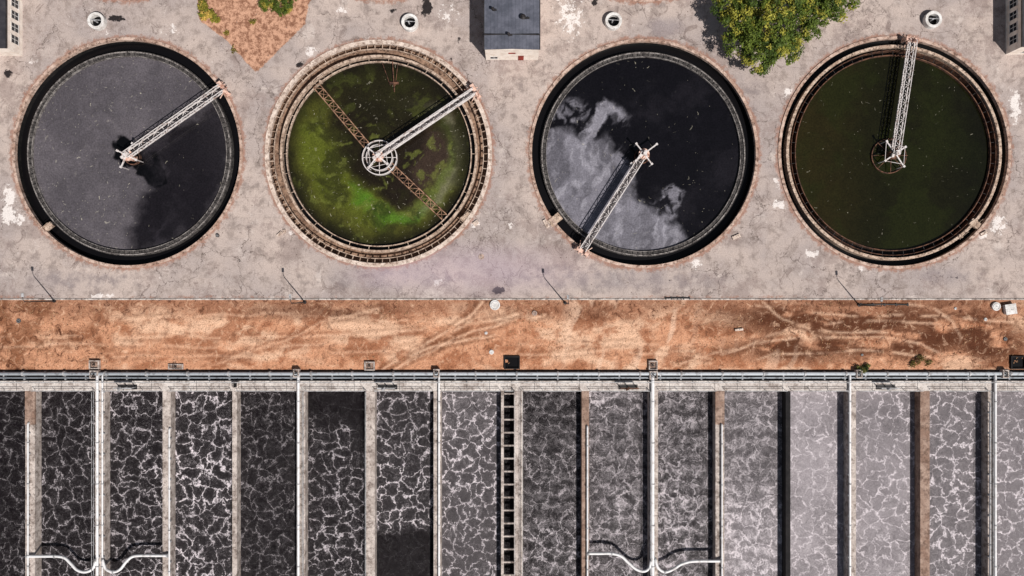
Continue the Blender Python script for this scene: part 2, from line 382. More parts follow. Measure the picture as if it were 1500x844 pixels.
gridmesh('dry_grass_verge',vxs,np.linspace(Y_BAS,Y_PAV,52),VERGE,0.0,attrs=vattrs,
   zf=lambda x,y:(fbm(x,y,0.9,4,6)-.5)*0.22*ss(Y_BAS,Y_BAS+.8,y)*ss(Y_PAV,Y_PAV-.8,y))
b=B(); b.bx(-110,110,Y_PAV-0.16,Y_PAV+0.06,-0.1,0.13); b.obj('kerb',concrete('kerb_concrete',A(206,198,192),A(160,150,144),A(86,70,62),.8,2.0),bevel=.02)

# =============== CLARIFIERS
WZ=-0.8
def wattr(idx):
    def f(px,py,x,y):
        wx=px+34*(fbm(px,py,0.022,4,idx+1)-.5)+9*(fbm(px,py,0.11,4,idx+3)-.5); wy=py+34*(fbm(px,py,0.022,4,idx+2)-.5)+9*(fbm(px,py,0.11,4,idx+4)-.5)
        n=len(px); speck=np.zeros(n); scum=np.zeros(n)
        if idx in (0,4):
            c=np.tile(np.array(A(76,72,77)),(n,1))
            c=lerp(c,A(94,89,94),ss(.4,.7,fbm(wx,wy,.02,4,3))*.6)
            d=ss(-16,14,sdf(wx,wy,[(206,215),(325,134),(345,200),(332,262),(290,335),(240,364),(200,388),(190,340),(204,300),(220,268),(236,240)])+14*(fbm(wx,wy,.05,5,41)-.5))
            c=lerp(c,A(19,17,21),d*.95)
            s=ss(-2,2.5,sdf(wx,wy,[(163,207),(182,198),(205,205),(236,222),(246,264),(225,274),(203,250),(178,242),(162,228)])); c=lerp(c,A(9,9,11),s)
            g=ss(240,325,px-(py-100)*.3); c=lerp(c,A(44,41,45),g*.75)
            c=lerp(c,A(46,43,48),d*ss(.45,.7,fbm(wx,wy,.035,5,8))*ss(295,205,px)*.9)
            scum=1-np.maximum(d,s); speck=np.where(px<300,.8,.15)*(1-s)*ss(-.2,1,1-d)
        elif idx in (1,5):
            c=np.tile(np.array(A(44,40,20)),(n,1)); r=np.hypot(px-554,py-225)
            c=lerp(c,A(68,69,27),ss(-14,14,sdf(wx,wy,[(418,215),(432,160),(460,145),(490,160),(505,215),(525,262),(560,295),(600,290),(640,250),(662,215),(650,180),(680,160),(695,230),(670,290),(620,340),(560,356),(500,345),(450,300)]))*.95)
            c=lerp(c,A(82,90,29),ss(-10,12,sdf(wx,wy,[(440,190),(475,180),(500,225),(530,272),(570,305),(625,300),(665,262),(655,300),(600,330),(540,335),(480,300),(445,240)]))*.75)
            c=lerp(c,A(72,108,30),ss(-8,9,sdf(wx,wy,[(520,265),(550,300),(600,312),(640,300),(600,332),(555,330),(520,300)]))*.85)
            c=lerp(c,A(54,43,36),ss(-14,12,sdf(wx,wy,[(572,245),(600,185),(655,160),(672,205),(650,258),(605,295),(570,290)])))
            c=lerp(c,A(24,19,14),ss(-12,10,sdf(wx,wy,[(510,140),(580,160),(650,140),(620,195),(605,250),(618,290),(575,304),(536,272),(502,230),(492,185)]))*.85)
            arc=np.exp(-((np.hypot(wx-575,wy-232)-92)/9)**2)*ss(560,610,px)*ss(330,290,py)*ss(130,170,py); c=lerp(c,A(104,102,80),arc*.75)
            arc=np.exp(-((np.hypot(wx-580,wy-230)-78)/6)**2)*ss(560,610,px)*ss(150,190,py); c=lerp(c,A(88,100,46),arc*.6)
            c=lerp(c,A(30,28,16),ss(-14,14,sdf(wx,wy,[(460,85),(640,85),(680,150),(600,170),(560,190),(510,150),(470,130)]))*.85)
            c=lerp(c,A(62,66,29),ss(.52,.64,fbm(wx,wy,.05,5,21))*ss(190,150,py)*.6)
            c=lerp(c,A(38,38,18),ss(.46,.66,fbm(wx,wy,.035,6,12))*.75); c=lerp(c,A(102,108,50),ss(.6,.74,fbm(wx,wy,.09,6,13))*.5*ss(150,200,py))
            c=lerp(c,A(18,15,11),ss(112,136,r)*.8)
            speck=np.where(py>140,.6,.2); scum=np.full(n,.3)
        elif idx in (2,6):
            c=np.tile(np.array(A(16,15,19)),(n,1))
            # streaks running down-left along the slow rotation of the surface
            stk=fbm(wx*.9+wy*.35,wy*.45-wx*.25,.05,6,5); stk2=fbm(wx*1.1+wy*.4,wy*.4-wx*.2,.11,5,15)
            S=sdf(wx,wy,[(786,225),(800,192),(830,192),(862,200),(890,196),(912,220),(924,238),(926,285),(948,300),(975,318),(1005,338),(1025,365),(960,405),(850,390),(776,290)])
            sc=ss(-5,9,S+10*(fbm(wx,wy,.07,5,61)-.5))
            S2=ss(-12,6,sdf(wx,wy,[(800,205),(815,165),(840,148),(885,150),(915,176),(912,215),(870,205),(835,210)]))*ss(.42,.58,stk)
            curl=np.exp(-((np.hypot(wx-972,wy-300)-22)/6)**2)*ss(.35,.55,fbm(wx,wy,.08,4,3))*ss(945,965,px)
            curl2=ss(-5,5,sdf(wx,wy,[(962,280),(985,268),(1002,285),(998,310),(978,318),(965,300)]))*ss(.4,.6,fbm(wx,wy,.1,4,31))
            sc=np.maximum.reduce([sc*(.62+.4*ss(.36,.6,stk)),S2*.8,curl*.9,curl2*.9])
            sc=np.clip(sc,0,1)*(1-.96*ss(-4,4,sdf(wx,wy,[(922,226),(955,232),(972,265),(966,292),(932,290)])))
            c=lerp(c,A(110,108,117),sc); c=lerp(c,A(148,146,155),sc*ss(.5,.68,stk2)*.6)
            c=lerp(c,A(152,150,160),ss(230,180,py)*sc*ss(.5,.65,stk)*.5)
            c=lerp(c,A(34,32,37),ss(.5,.75,fbm(wx,wy,.02,5,19))*.5*(1-sc))
            scum=sc*.8; speck=np.where(py<280,.15,.3)
        else:
            c=np.tile(np.array(A(24,24,11)),(n,1))
            c=lerp(c,A(39,34,15),ss(1300,1180,px+40*(fbm(px,py,.02,4,2)-.5))*.8)
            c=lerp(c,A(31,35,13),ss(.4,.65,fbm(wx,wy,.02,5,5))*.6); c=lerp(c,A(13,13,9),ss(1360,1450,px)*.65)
            speck=np.full(n,.14)
        return dict(wc=c,scum=scum,speck=speck)
    return f
BR=[((187,228),(326,130)),((554,229),(695,134)),((943,226),(853,367)),((1310,226),(1335,60)),((187,-160),(80,-270)),((554,-160),(430,-200)),((943,-160),(1000,-20))]
def tank(idx,t):
    cx,cy,R=TC[idx]; st=t['st']; c=(cx,cy); par=empty('clarifier_tank')
    cw=.6 if st=='B' else .42
    b=B(); b.lathe(c,[(R-cw,0.14),(R,0.14),(R,-0.5),(R-cw,-0.5)],192)
    b.obj('coping',COPE_L if st=='B' else COPE,par)
    ci=R-cw
    b=B(); b.ring(c,ci+.01,ci+.25,-2.5,-0.0,192); b.obj('outer_wall',TANF if st=='B' else ALG,par)
    if st=='A':
        b=B(); b.lathe(c,[(ci+.1,-1.35),(15.0,-1.35)],160,False); b.obj('launder_water',DKW,par)
        b=B(); b.ring(c,14.35,15.1,-2.5,-0.55,192); b.obj('weir_wall',WALLG,par)
        b=B(); b.ring(c,14.82,14.98,-.56,-0.38,192); b.ring(c,14.28,14.36,-.9,-.4,192); b.obj('weir_plate',concrete('scummed_weir',A(158,152,148),A(90,84,82),A(36,33,32),.9,4.0),par)
        WR=14.3
        b=B()
        for k in range(120):
            a=2*math.pi*k/120; b.beam((cx+14.3*math.cos(a),cy+14.3*math.sin(a),-.47),(cx+15.1*math.cos(a),cy+15.1*math.sin(a),-.47),.07,.1)
        b.obj('weir_brackets',DARKS,par)
    elif st=='B':
        b=B(); b.lathe(c,[(ci+.1,-1.5),(14.0,-1.5)],160,False); b.obj('launder_floor',TANF,par)
        b=B(); b.ring(c,13.5,13.64,-2.5,-0.25,192); b.ring(c,14.15,14.5,-2.5,-0.1,192); b.obj('weir_wall',WTAN,par)
        b=B(); b.lathe(c,[(14.2,-1.0),(13.6,-1.0)],160,False); b.obj('inner_launder_water',DKW,par)
        b=B()
        for k in range(90):
            a=2*math.pi*k/90; co,si=math.cos(a),math.sin(a)
            b.beam((cx+(ci-.62)*co,cy+(ci-.62)*si,-.3),(cx+(ci+.05)*co,cy+(ci+.05)*si,-.14),.08,.3)
            if k%3==0: b.beam((cx+13.6*co,cy+13.6*si,-.3),(cx+14.25*co,cy+14.25*si,-.3),.07,.08)
        b.obj('launder_brackets',WTAN,par)
        b=B(); b.ring(c,ci-.72,ci-.62,-.45,-.15,192); b.obj('weir_plate',WTAN,par); WR=13.5
    else:
        b=B(); b.lathe(c,[(ci+.1,-1.3),(14.2,-1.3)],160,False); b.obj('launder_water',DKW,par)
        b=B(); b.ring(c,15.4,15.8,-2.5,-0.05,192); b.obj('weir_wall',WTAN,par)
        b=B(); b.ring(c,14.3,14.42,-2.,-0.35,192); b.ring(c,15.0,15.06,-2.,-.2,192); b.obj('weir_plate',RUST,par)
        b=B()
        for k in range(60):
            a=2*math.pi*k/60; co,si=math.cos(a),math.sin(a)
            b.beam((cx+14.35*co,cy+14.35*si,-.42),(cx+15.4*co,cy+15.4*si,-.42),.05,.08)
        b.obj('weir_brackets',DARKS,par); WR=14.35
    rr=WR+.1
    g=np.arange(-rr-.1,rr+.2,0.125)
    gridmesh('water',cx+g,cy+g,WATER,WZ,keep=lambda x,y:np.hypot(x-cx,y-cy)<rr-.05,snap=lambda x,y:(cx+(x-cx)*np.minimum(1,rr/np.maximum(np.hypot(x-cx,y-cy),1e-6)),cy+(y-cy)*np.minimum(1,rr/np.maximum(np.hypot(x-cx,y-cy),1e-6))),parent=par,attrs=wattr(idx))
    (ax,ay),(bx_,by_)=BR[idx]; z0=1.0
    a=Vector(P(ax,ay,z0)); e=Vector(P(bx_,by_,z0)); d=(e-a); L=d.length; d.normalize(); s=Vector((-d.y,d.x,0))
    W=[.5,.42,.46,.48][idx%4]; top=.8
    cb=B(); lb=B(); db=B()
    up=Vector((0,0,1))
    for sg in (-1,1):
        cb.beam(a+s*sg*W,e+s*sg*W,.11 if idx!=1 else .2,.2); cb.beam(a+s*sg*(W+.0)+up*top,e+s*sg*(W+.0)+up*top,.09,.09)
        n=int(L/1.25)
        for i in range(n+1):
            p=a+d*(L*i/n); cb.beam(p+s*sg*W,p+s*sg*W+up*top,.07)
            if i<n:
                q=a+d*(L*(i+1)/n)
                lb.beam(p+s*sg*W+(up*top if i%2 else up*0),q+s*sg*W+(up*0 if i%2 else up*top),.06)
    n=int(L/1.25)
    for i in range(n+1):
        p=a+d*(L*i/n)
        lb.beam(p-s*W,p+s*W,.07)
        if i<n:
            q=a+d*(L*(i+1)/n); sg=1 if i%2 else -1
            lb.beam(p-s*sg*W,q+s*sg*W,.08)
            if idx==3: lb.beam(p+s*sg*W,q-s*sg*W,.07)
    dk={0:.2,1:.3,2:.34,3:.12}[idx%4]
    db.beam(a+up*-.05,e+up*-.05,dk*2,.05)
    cb.obj('bridge_chords',BRM,par); lb.obj('bridge_lattice',BRM,par); db.obj('bridge_walkway',BRD,par)
    cb=B(); rz=math.atan2(d.y,d.x)
    ep=e+d*0.1
    cb.box(tuple(ep-up*.1),(.6,2.0,.3),rz); cb.box(tuple(ep+s*.75+up*.3),(.6,.5,.5),rz); cb.box(tuple(ep-s*.6+up*.25),(.5,.6,.4),rz)
    cb.cyl(tuple(ep-s*.9-up*.5),tuple(ep-s*1.1-up*.5),.42,14); cb.cyl(tuple(ep+s*.9-up*.5),tuple(ep+s*1.1-up*.5),.42,14)
    cb.beam(ep-d*1.2+s*1.0+up*.1,ep+d*.6+s*.2+up*.1,.12); cb.beam(ep-d*1.2-s*1.0+up*.1,ep+d*.6-s*.2+up*.1,.12)
    cb.obj('drive_carriage',BRP,par,bevel=.03)
    b=B()
    b.cyl((a.x,a.y,-2),(a.x,a.y,.9),.55,24)
    b.cyl((a.x,a.y,.9),(a.x,a.y,1.25),.8,24)
    b.obj('centre_pier',BRP if idx!=3 else RUST,par)
    b=B(); ang=[0.5,0.3,-0.35,0.75][idx%4]; ln=[1.9,2.2,2.3,2.2][idx%4]
    for k in range(4):
        t_=rz+ang+k*math.pi/2; l=ln*(1 if k%2==0 else .8)
        q=Vector((a.x+math.cos(t_)*l,a.y+math.sin(t_)*l,1.2)); b.beam((a.x,a.y,1.35),q,.17,.18)
        b.beam(q,(q.x,q.y,-1.2),.1); b.box(tuple(q+up*.1),(.3,.3,.2),t_)
        q2=Vector((a.x+math.cos(t_+math.pi/2)*ln*.8,a.y+math.sin(t_+math.pi/2)*ln*.8,1.2))
        if idx in (1,3): b.beam(q,q2,.06)
    b.box((a.x+.1,a.y+.1,1.65),(.7,.5,.6),rz+.3); b.cyl((a.x,a.y,1.3),(a.x,a.y,2.1),.22,14)
    b.box((a.x-.5,a.y-.3,1.5),(.45,.35,.4),rz)
    b.obj('turntable_frame',BRM,par)
    b=B()
    if idx in (1,3,5):
        b.ring((a.x,a.y),2.45,2.57,-1.5,.0 if idx!=3 else -.5,64)
        if idx!=3: b.ring((a.x,a.y),1.85,1.95,-1,.3,64)
        b.obj('feed_well',BRM if idx!=3 else RUST,par)
        b=B()
        for k in range(8):
            t_=k*math.pi/4; b.beam((a.x,a.y,.1),(a.x+2.5*math.cos(t_),a.y+2.5*math.sin(t_),-.1),.08)
        b.obj('feed_well_spokes',RUST if idx==3 else BRM,par)
    else:
        b.ring((a.x,a.y),1.0,1.12,-1.5,-.3,48); b.obj('feed_well',RUST,par)
    if idx in (1,5):
        b=B()
        for (p0,p1) in (((463,125),(537,213)),((570,242),(651,318))):
            oy=0 if idx==1 else -389
            p=Vector(P(p0[0],p0[1]+oy,-.15)); q=Vector(P(p1[0],p1[1]+oy,-.15)); dd=(q-p); LL=dd.length; dd.normalize(); s2=Vector((-dd.y,dd.x,0))*.5
            for sg in (-1,1): b.beam(p+s2*sg,q+s2*sg,.14); b.beam(p+s2*sg-up*.6,q+s2*sg-up*.6,.08)
            nn=int(LL/1.1)
            for i in range(nn):
                u=p+dd*LL*i/nn; v=p+dd*LL*(i+1)/nn; b.beam(u-s2,u+s2,.09); b.beam(u-s2,v+s2,.07)
                if i%2: b.beam(u+s2,v-s2,.06)
        b.obj('rake_arms',metal('rusty_tan_truss',A(158,122,98),A(88,62,48),.4,.64,rough=.85),par)
        b=B(); oy=0 if idx==1 else -389
        b.beam(P(575,90+oy,-.2),P(578,135+oy,-.5),.12); b.beam(P(560,92+oy,-.3),P(572,126+oy,-.5),.07); b.beam(P(583,92+oy,-.3),P(579,126+oy,-.5),.07); b.beam(P(571,122+oy,-.3),P(584,122+oy,-.3),.3)
        b.obj('skimmer_arm',RUST,par)
    bb={0:[(70,333,.8,1.7,-.9)],1:[(683,319,1.7,1.1,.7),(470,120,.5,.5,0)],2:[(813,322,1.2,2.0,-.9)],3:[(1428,328,1.5,1.0,-.6),(1407,346,.6,.5,0)]}.get(idx,[])
    b=B()
    for (x,y,w,h,r) in bb:
        p=P(x,y,-.1); b.box((p[0],p[1],-.2),(w,h,.5),r); b.beam((p[0]-.7,p[1]-.5,.9),(p[0]+.6,p[1]+.6,.9),.06)
        for sx in (-1,1): b.beam((p[0]+.6*sx,p[1]+.5*sx,0),(p[0]+.6*sx,p[1]+.5*sx,.95),.05)
    if bb: b.obj('scum_box',WTAN,par,bevel=.03)
    return par
for i,t in enumerate(TANKS): tank(i,t)

# =============== AERATION BASIN
BA=empty('aeration_basin'); ZT=0.4; WY=-1.15; YS=-84.0
def X(px,z=ZT): return (px-750)*(H-z)/H/10
def Yp(py,z=ZT): return (422-py)*(H-z)/H/10
YN=Yp(573)
walls=[(37,51,'C'),(139,153,'C'),(238,250,'C'),(340,347,'C'),(434,447,'C'),(536,549,'C'),(635,646,'C'),(734,738,'C'),(753,766,'C'),(852,863,'B'),(951,964,'C'),(1048,1061,'C'),(1151,1158,'D'),(1242,1254,'C'),(1348,1362,'B'),(1447,1460,'C')]
for k in range(3): walls=[(-63-100*k,-51-100*k,'C')]+walls+[(1548+100*k,1560+100*k,'C')]
for kind,mt in (('C',BASC),('B',BASB),('D',BASD)):
    b=B()
    for (a,e,k) in walls:
        if k==kind: b.bx(X(a),X(e),YS,YN,-3,ZT)
    b.obj('divider_wall_'+{'C':'concrete','B':'stained','D':'dark'}[kind],mt,BA,bevel=.03)
b=B()
for x0,x1 in ((1048,1061),(37,51)): b.bx(X(x0)-.01,X(x1)+.01,Yp(622),YN-.01,ZT-.3,ZT+.06)
b.obj('stained_coping_slab',BASB,BA)
b=B(); b.bx(-108,108,YN,Yp(558),-3,ZT); b.obj('north_walkway',concrete('walkway_concrete',A(212,204,198),A(184,174,168),A(118,104,96),.7,1.5),BA,bevel=.03)
b=B(); b.bx(-110,110,YN+1.2,Y_BAS,-.6,-0.25); b.bx(-110,110,Y_BAS-.12,Y_BAS+.05,-.6,.05); b.obj('pipe_gallery_floor',BASD,BA)
b=B(); b.bx(-110,110,YS-2,YS,-3,ZT); b.bx(-110,-108,YS,YN,-3,ZT); b.bx(108,110,YS,YN,-3,ZT); b.obj('perimeter_wall',BASC,BA)
b=B(); b.bx(-110,110,YS,YN,-3.2,-3); b.obj('basin_floor',BASD,BA)
b=B()
for k in range(-26,27): b.bx(X(750+k*33)-.025,X(750+k*33)+.025,YN+.02,Yp(558)-.02,ZT-.02,ZT+.004)
b.obj('slab_joints',BASD,BA)
edges=sorted(walls)
vals={51:(.66,.009,0),153:(.76,.012,0),250:(.92,.02,0),347:(.4,.004,.05),447:(.64,.01,0),549:(.78,.03,0),646:(.84,.10,0),738:(.0,.0,0),766:(.7,.012,.45),863:(.9,.05,.65),964:(.86,.035,.7),1061:(.92,.13,.75),1158:(.72,.46,.15),1254:(.74,.37,.08),1362:(.84,.24,.05),1460:(.8,.3,.05),-51:(.32,.003,0)}
for i in range(len(edges)-1):
    a=edges[i][1]; e=edges[i+1][0]; v=vals.get(a,(.7,.1,.1)); seed=float((i*7)%19)*53.3
    x0=X(a)-.05; x1=X(e)+.05
    def at(px,py,x,y,v=v,seed=seed,a=a):
        n=len(px); foam=np.full(n,v[0]); base=np.full(n,v[1]); fine=np.full(n,v[2]); w=30*(fbm(px,py,.03,4,3)-.5)
        foam*=.82+.36*ss(.35,.65,fbm(px,py,.012,3,6))
        if a==447:
            foam*=1-.97*np.clip(ss(632,600,py+w)+ss(505,525,px+w*.5)*ss(680,640,py),0,1)
            base*=1-.9*ss(650,600,py)
        if a==549: foam*=1-.97*ss(765,785,py+w); base*=1-.95*ss(765,785,py+w)
        if a==646: fine=np.where(py<640,.25,0.)
        if a in (766,): foam*=.5+.5*ss(600,680,py+w); base*=ss(570,650,py)
        if a==863: foam*=.75+.25*ss(650,560,py)
        if a==1061: foam*=.75+.3*ss(640,760,py); base=base+.18*ss(680,800,py+w)
        if a==964: foam*=1-.3*ss(1000,1040,px)
        if a==1158: base=base*(.85+.3*ss(.4,.6,fbm(px,py,.015,3,8)))
        if a==1254: base=base*(1-.25*ss(720,640,py)+.25*ss(.4,.6,fbm(px,py,.02,3,8)))
        if a==51: foam*=.7+.4*ss(.4,.6,fbm(px,py,.015,3,5))
        return dict(foam=foam,base=base,fine=fine,seed=np.full(n,seed))
    gx=np.linspace(x0,x1,max(3,int((x1-x0)/.4))); gy=np.linspace(YS,YN+.05,170)
    gridmesh('aerated_water_surface',gx,gy,FOAM,WY,attrs=at,parent=BA)
b=B(); y=577
while y<1230:
    b.bx(X(737),X(754),Yp(y)-.11,Yp(y)+.11,ZT-.35,ZT-.02); y+=19
b.bx(X(734),X(738)-0,YS,YN,ZT+.003,ZT+.05)
b.obj('channel_cross_beams',BASC,BA)
AP=empty('air_header_pipe')
b=B(); b.cyl((-109,Yp(547.5,.5),.5),(109,Yp(547.5,.5),.5),.26,16); b.cyl((-109,Yp(553.5,.3),.3),(109,Yp(553.5,.3),.3),.13,12); b.obj('header_pipe',PIPB,AP,smooth=True)
b=B()
for k in range(-36,37):
    x=k*3.0+.7; b.bx(x-.1,x+.1,Yp(557),Yp(544),-.3,.26)
    if k%2==0: b.cyl((x-.12,Yp(547.5,.5),.5),(x+.12,Yp(547.5,.5),.5),.36,16)
b.obj('pipe_supports',RAIL,AP)
def wallpipe(px,y0,r=.17,z=.75,name='air_pipe',y1=None,tohead=False):
    par=empty(name); b=B(); x=X(px,z); ya=Yp(y0,z); yb=y1 if y1 is not None else YS
    pts=[(x,ya,ZT-.1),(x,ya,z-.15),(x,ya-.06,z-.04),(x,ya-.2,z)]
    if tohead: pts=[(x,Yp(548,.5),.5),(x,Yp(551,.7),z),(x,ya-.2,z)]
    pts.append((x,yb,z)); b.tube(pts,r,12); b.obj('pipe_run',PIPE,par,smooth=True)
    b=B(); y=ya-1.5
    while y>yb:
        b.bx(x-r-.06,x+r+.06,y-.08,y+.08,ZT,z); 
        y-=3.0
    y=ya-2.8
    while y>yb:
        b.cyl((x,y-.06,z),(x,y+.06,z),r+.09,12); y-=6
    b.obj('pipe_brackets',RAIL,par)
for px,y0,r,th in ((41,620,.13,0),(142.5,560,.2,1),(150,560,.12,1),(248,628,.12,0),(437,560,.2,1),(643,560,.15,1),(860.5,625,.13,0),(956,560,.26,1),(1057.5,622,.12,0),(1245,560,.17,1),(1458,560,.18,1),(1450,590,.09,0)):
    wallpipe(px,y0,r,.75,tohead=bool(th))
def curve(pts,n=8):
    out=[]; P_=[Vector(p) for p in pts]; P_=[P_[0]]+P_+[P_[-1]]
    for i in range(1,len(P_)-2):
        for k in range(n):
            t=k/n; a,b_,c,d=P_[i-1:i+3]
            out.append(.5*((2*b_)+(c-a)*t+(2*a-5*b_+4*c-d)*t*t+(3*b_-a-3*c+d)*t**3))
    out.append(P_[-2]); return out
def cross(pts,z=.8):
    par=empty('foam_spray_pipe'); b=B(); b.tube(curve([P(x,y,z) for x,y in pts]),.2,12); b.obj('curved_pipe',PIPE,par,smooth=True)
    b=B()
    for i in (0,2,-1):
        p=P(pts[i][0],pts[i][1],z); d=.1
        b.cyl((p[0]-d,p[1],z),(p[0]+d,p[1],z),.29,12)
    b.obj('flanges',RAIL,par)
cross([(40,815),(60,815),(80,815),(94,817),(104,826),(113,835),(125,838),(136,833),(141,820)])
cross([(150,820),(155,833),(166,838),(176,834),(184,824),(193,816),(205,814),(225,814),(245,814)])
cross([(862,811),(880,811),(896,811),(910,815),(921,825),(932,834),(943,837),(951,832),(954,820)])
cross([(960,820),(964,832),(974,838),(986,834),(997,827),(1010,823),(1025,822),(1040,822),(1056,822)])
HR=empty('handrail'); b=B()
def rail(x0,y0,x1,y1,zb=ZT,sp=2.2,r=.025):
    p=Vector((x0,y0,zb)); q=Vector((x1,y1,zb)); L=(q-p).length; n=max(1,int(L/sp)); up=Vector((0,0,1))
    for h in (.55,1.05): b.beam(p+up*h,q+up*h,r*2)
    for i in range(n+1):
        u=p.lerp(q,i/n); b.beam(u,u+up*1.05,r*2)
rail(-108,Yp(559.5),108,Yp(559.5)); 
for i in range(len(edges)-1):
    rail(X(edges[i][1])+.1,YN+.12,X(edges[i+1][0])-.1,YN+.12)
for (a,e,k) in walls:
    if a in (951,1447,139,753,536): rail(X(a)+.1,YN,X(a)+.1,YS); 
    if a in (753,434): rail(X(e)-.1,YN,X(e)-.1,YS)
b.obj('rails_and_posts',RAIL,HR)
def vbox(px,py,w,h,hh,dark=False,name='valve_box'):
    par=empty(name); p=P(px,py,0); b=B()
    t=.18
    b.bx(p[0]-w/2,p[0]-w/2+t,p[1]-h/2,p[1]+h/2,-.3,hh); b.bx(p[0]+w/2-t,p[0]+w/2,p[1]-h/2,p[1]+h/2,-.3,hh)
    b.bx(p[0]-w/2+t,p[0]+w/2-t,p[1]-h/2,p[1]-h/2+t,-.3,hh); b.bx(p[0]-w/2+t,p[0]+w/2-t,p[1]+h/2-t,p[1]+h/2,-.3,hh)
    b.obj('box_walls',BASD if dark else BASC,par,bevel=.02)
    b=B(); b.bx(p[0]-w/2+t,p[0]+w/2-t,p[1]-h/2+t,p[1]+h/2-t,-.3,hh*.5 if not dark else .04); b.obj('box_inside',DKW if dark else BASB,par)
    if not dark:
        b=B(); b.cyl((p[0],p[1],hh*.5),(p[0],p[1],hh+.35),.09,10); b.lathe((p[0],p[1]),[(.28,hh+.33),(.34,hh+.33),(.34,hh+.38),(.28,hh+.38)],16)
        b.beam((p[0]-.3,p[1],hh+.35),(p[0]+.3,p[1],hh+.35),.04); b.obj('handwheel',DARKS,par)
vbox(140,534,1.5,1.3,.5); vbox(542,536,1.5,1.3,.45); vbox(750,531,2.3,1.9,.35,True); vbox(956,535,1.3,1.4,.5); vbox(1490,531,2.2,1.9,.35,True)
vbox(258,537,2.2,.8,.25); vbox(436,546,.9,1.2,.9); vbox(640,546,.9,1.2,.9); vbox(1255,547,.9,1.2,.9); vbox(1468,547,.9,1.2,.9); vbox(142,548,1.2,1.2,.9); vbox(956,549,1.2,1.2,.9); vbox(347,563,.9,1.0,.8)
for px in (187,568,920,1297):
    par=empty('sluice_gate'); p=P(px,567,ZT); b=B(); 
    b.bx(p[0]-1.4,p[0]+1.4,p[1]-.35,p[1]+.35,ZT,ZT+.05); b.obj('grating_plate',DARKS,par)
    b=B()
    for sx in (-1.2,0,1.2): b.beam((p[0]+sx,p[1],ZT),(p[0]+sx,p[1],ZT+1.5),.1)
    b.beam((p[0]-1.3,p[1],ZT+1.5),(p[0]+1.3,p[1],ZT+1.5),.16); b.cyl((p[0]-.5,p[1]-.2,ZT+1.6),(p[0]-.1,p[1]+.1,ZT+1.9),.18,12)
    b.obj('gate_frame',RAIL if px!=920 else RUST,par)

# =============== STREET LAMPS
for px,py in ((80,441),(447,443),(828,444),(1258,447)):
    par=empty('street_lamp'); p=P(px,py,0); b=B()
    b.cyl((p[0],p[1],-.1),(p[0],p[1],.25),.24,12); b.cyl((p[0],p[1],.25),(p[0],p[1],6.8),.1,12,.06)
    b.tube([(p[0],p[1],6.7),(p[0]-.05,p[1]+.2,6.95),(p[0]-.1,p[1]+.5,7.05),(p[0]-.12,p[1]+.8,7.05)],.045,8)
    b.obj('pole',DARKS,par)
    b=B(); b.box((p[0]-.13,p[1]+.95,7.03),(.34,.6,.16),.05); b.obj('lamp_head',RAIL,par,bevel=.05)

# =============== STANDPIPES, MANHOLES
WHC=concrete('white_painted_concrete',A(232,230,228),A(206,202,198),A(150,140,132),.5,3.0)
for px,py in ((140,30),(600,32),(899,30),(1368,28)):
    par=empty('concrete_standpipe'); p=P(px,py,.9); b=B(); b.ring((p[0],p[1]),.82,1.22,-.1,.9,40); b.obj('pipe_ring',WHC,par,bevel=.03)
    b=B(); b.ring((p[0],p[1]),.02,.83,-.1,.12,32); b.obj('inner_water',DKW,par)
    b=B(); b.beam((p[0]-.8,p[1]+.15,.8),(p[0]+.8,p[1]+.05,.8),.09); b.cyl((p[0]-.15,p[1],.1),(p[0]-.15,p[1],.95),.12,10); b.obj('valve_stem',RAIL,par)
def manhole(px,py,r,h,m=WHC,name='manhole_cover'):
    par=empty(name); p=P(px,py,h); b=B(); b.cyl((p[0],p[1],-.1),(p[0],p[1],h),r,32); b.obj('lid_base',m,par,bevel=.03)
    b=B(); b.ring((p[0],p[1]),r*.68,r*.76,h-.02,h+.04,32); b.beam((p[0]-.12,p[1],h+.05),(p[0]+.12,p[1],h+.05),.05); b.obj('lid_rim',RAIL,par)
manhole(725,447,.75,.3); manhole(1460,449,.62,.3); manhole(705,376,.42,.04,COPE); manhole(27,470,.35,.1,DARKS); manhole(783,459,.4,.15,COPE); manhole(720,516,.35,.15,WHC); manhole(1473,497,.3,.1,DARKS); manhole(318,345,.25,.3,DARKS)
manhole(1444,468,.25,.1); manhole(1400,452,.2,.1); manhole(712,488,.22,.1); manhole(1263,520,.2,.1,WALLG); 
par=empty('electrical_cabinet'); p=P(1481,453,.6); b=B(); b.box((p[0],p[1],.3),(1.5,1.4,.6),.15); b.obj('cabinet_body',WHC,par,bevel=.04)
b=B(); b.box((p[0],p[1],.63),(1.6,1.5,.05),.15); b.box((p[0]+.2,p[1]-.1,.68),(.4,.1,.05),.15); b.obj('cabinet_lid',WHC,par)
b=B()
for (x,y,w,h,r) in ((410,343,.9,.35,.7),(417,339,.4,.5,.1),(800,328,.5,1.3,.5),(1078,347,1.2,.5,.4),(1440,342,1.0,.4,.5),(1082,483,1.2,.3,.1),(697,327,.8,.6,.6)):
    p=P(x,y); b.box((p[0],p[1],.14),(w,h,.26),r); b.box((p[0]+w*.2,p[1],.3),(w*.3,h*.6,.1),r)
b.obj('concrete_block_pile',COPE_L)
for x0,x1,y in ((1262,1330,446.5),(975,1010,437)):
    b=B(); b.tube([P(x0,y,.15),P((x0+x1)/2,y-.5,.15),P(x1,y,.15)],.09,8)
    for k in range(5): q=P(x0+(x1-x0)*k/4,y,.1); b.box((q[0],q[1],.08),(.2,.4,.14))
    b.obj('ground_conduit',DARKS)

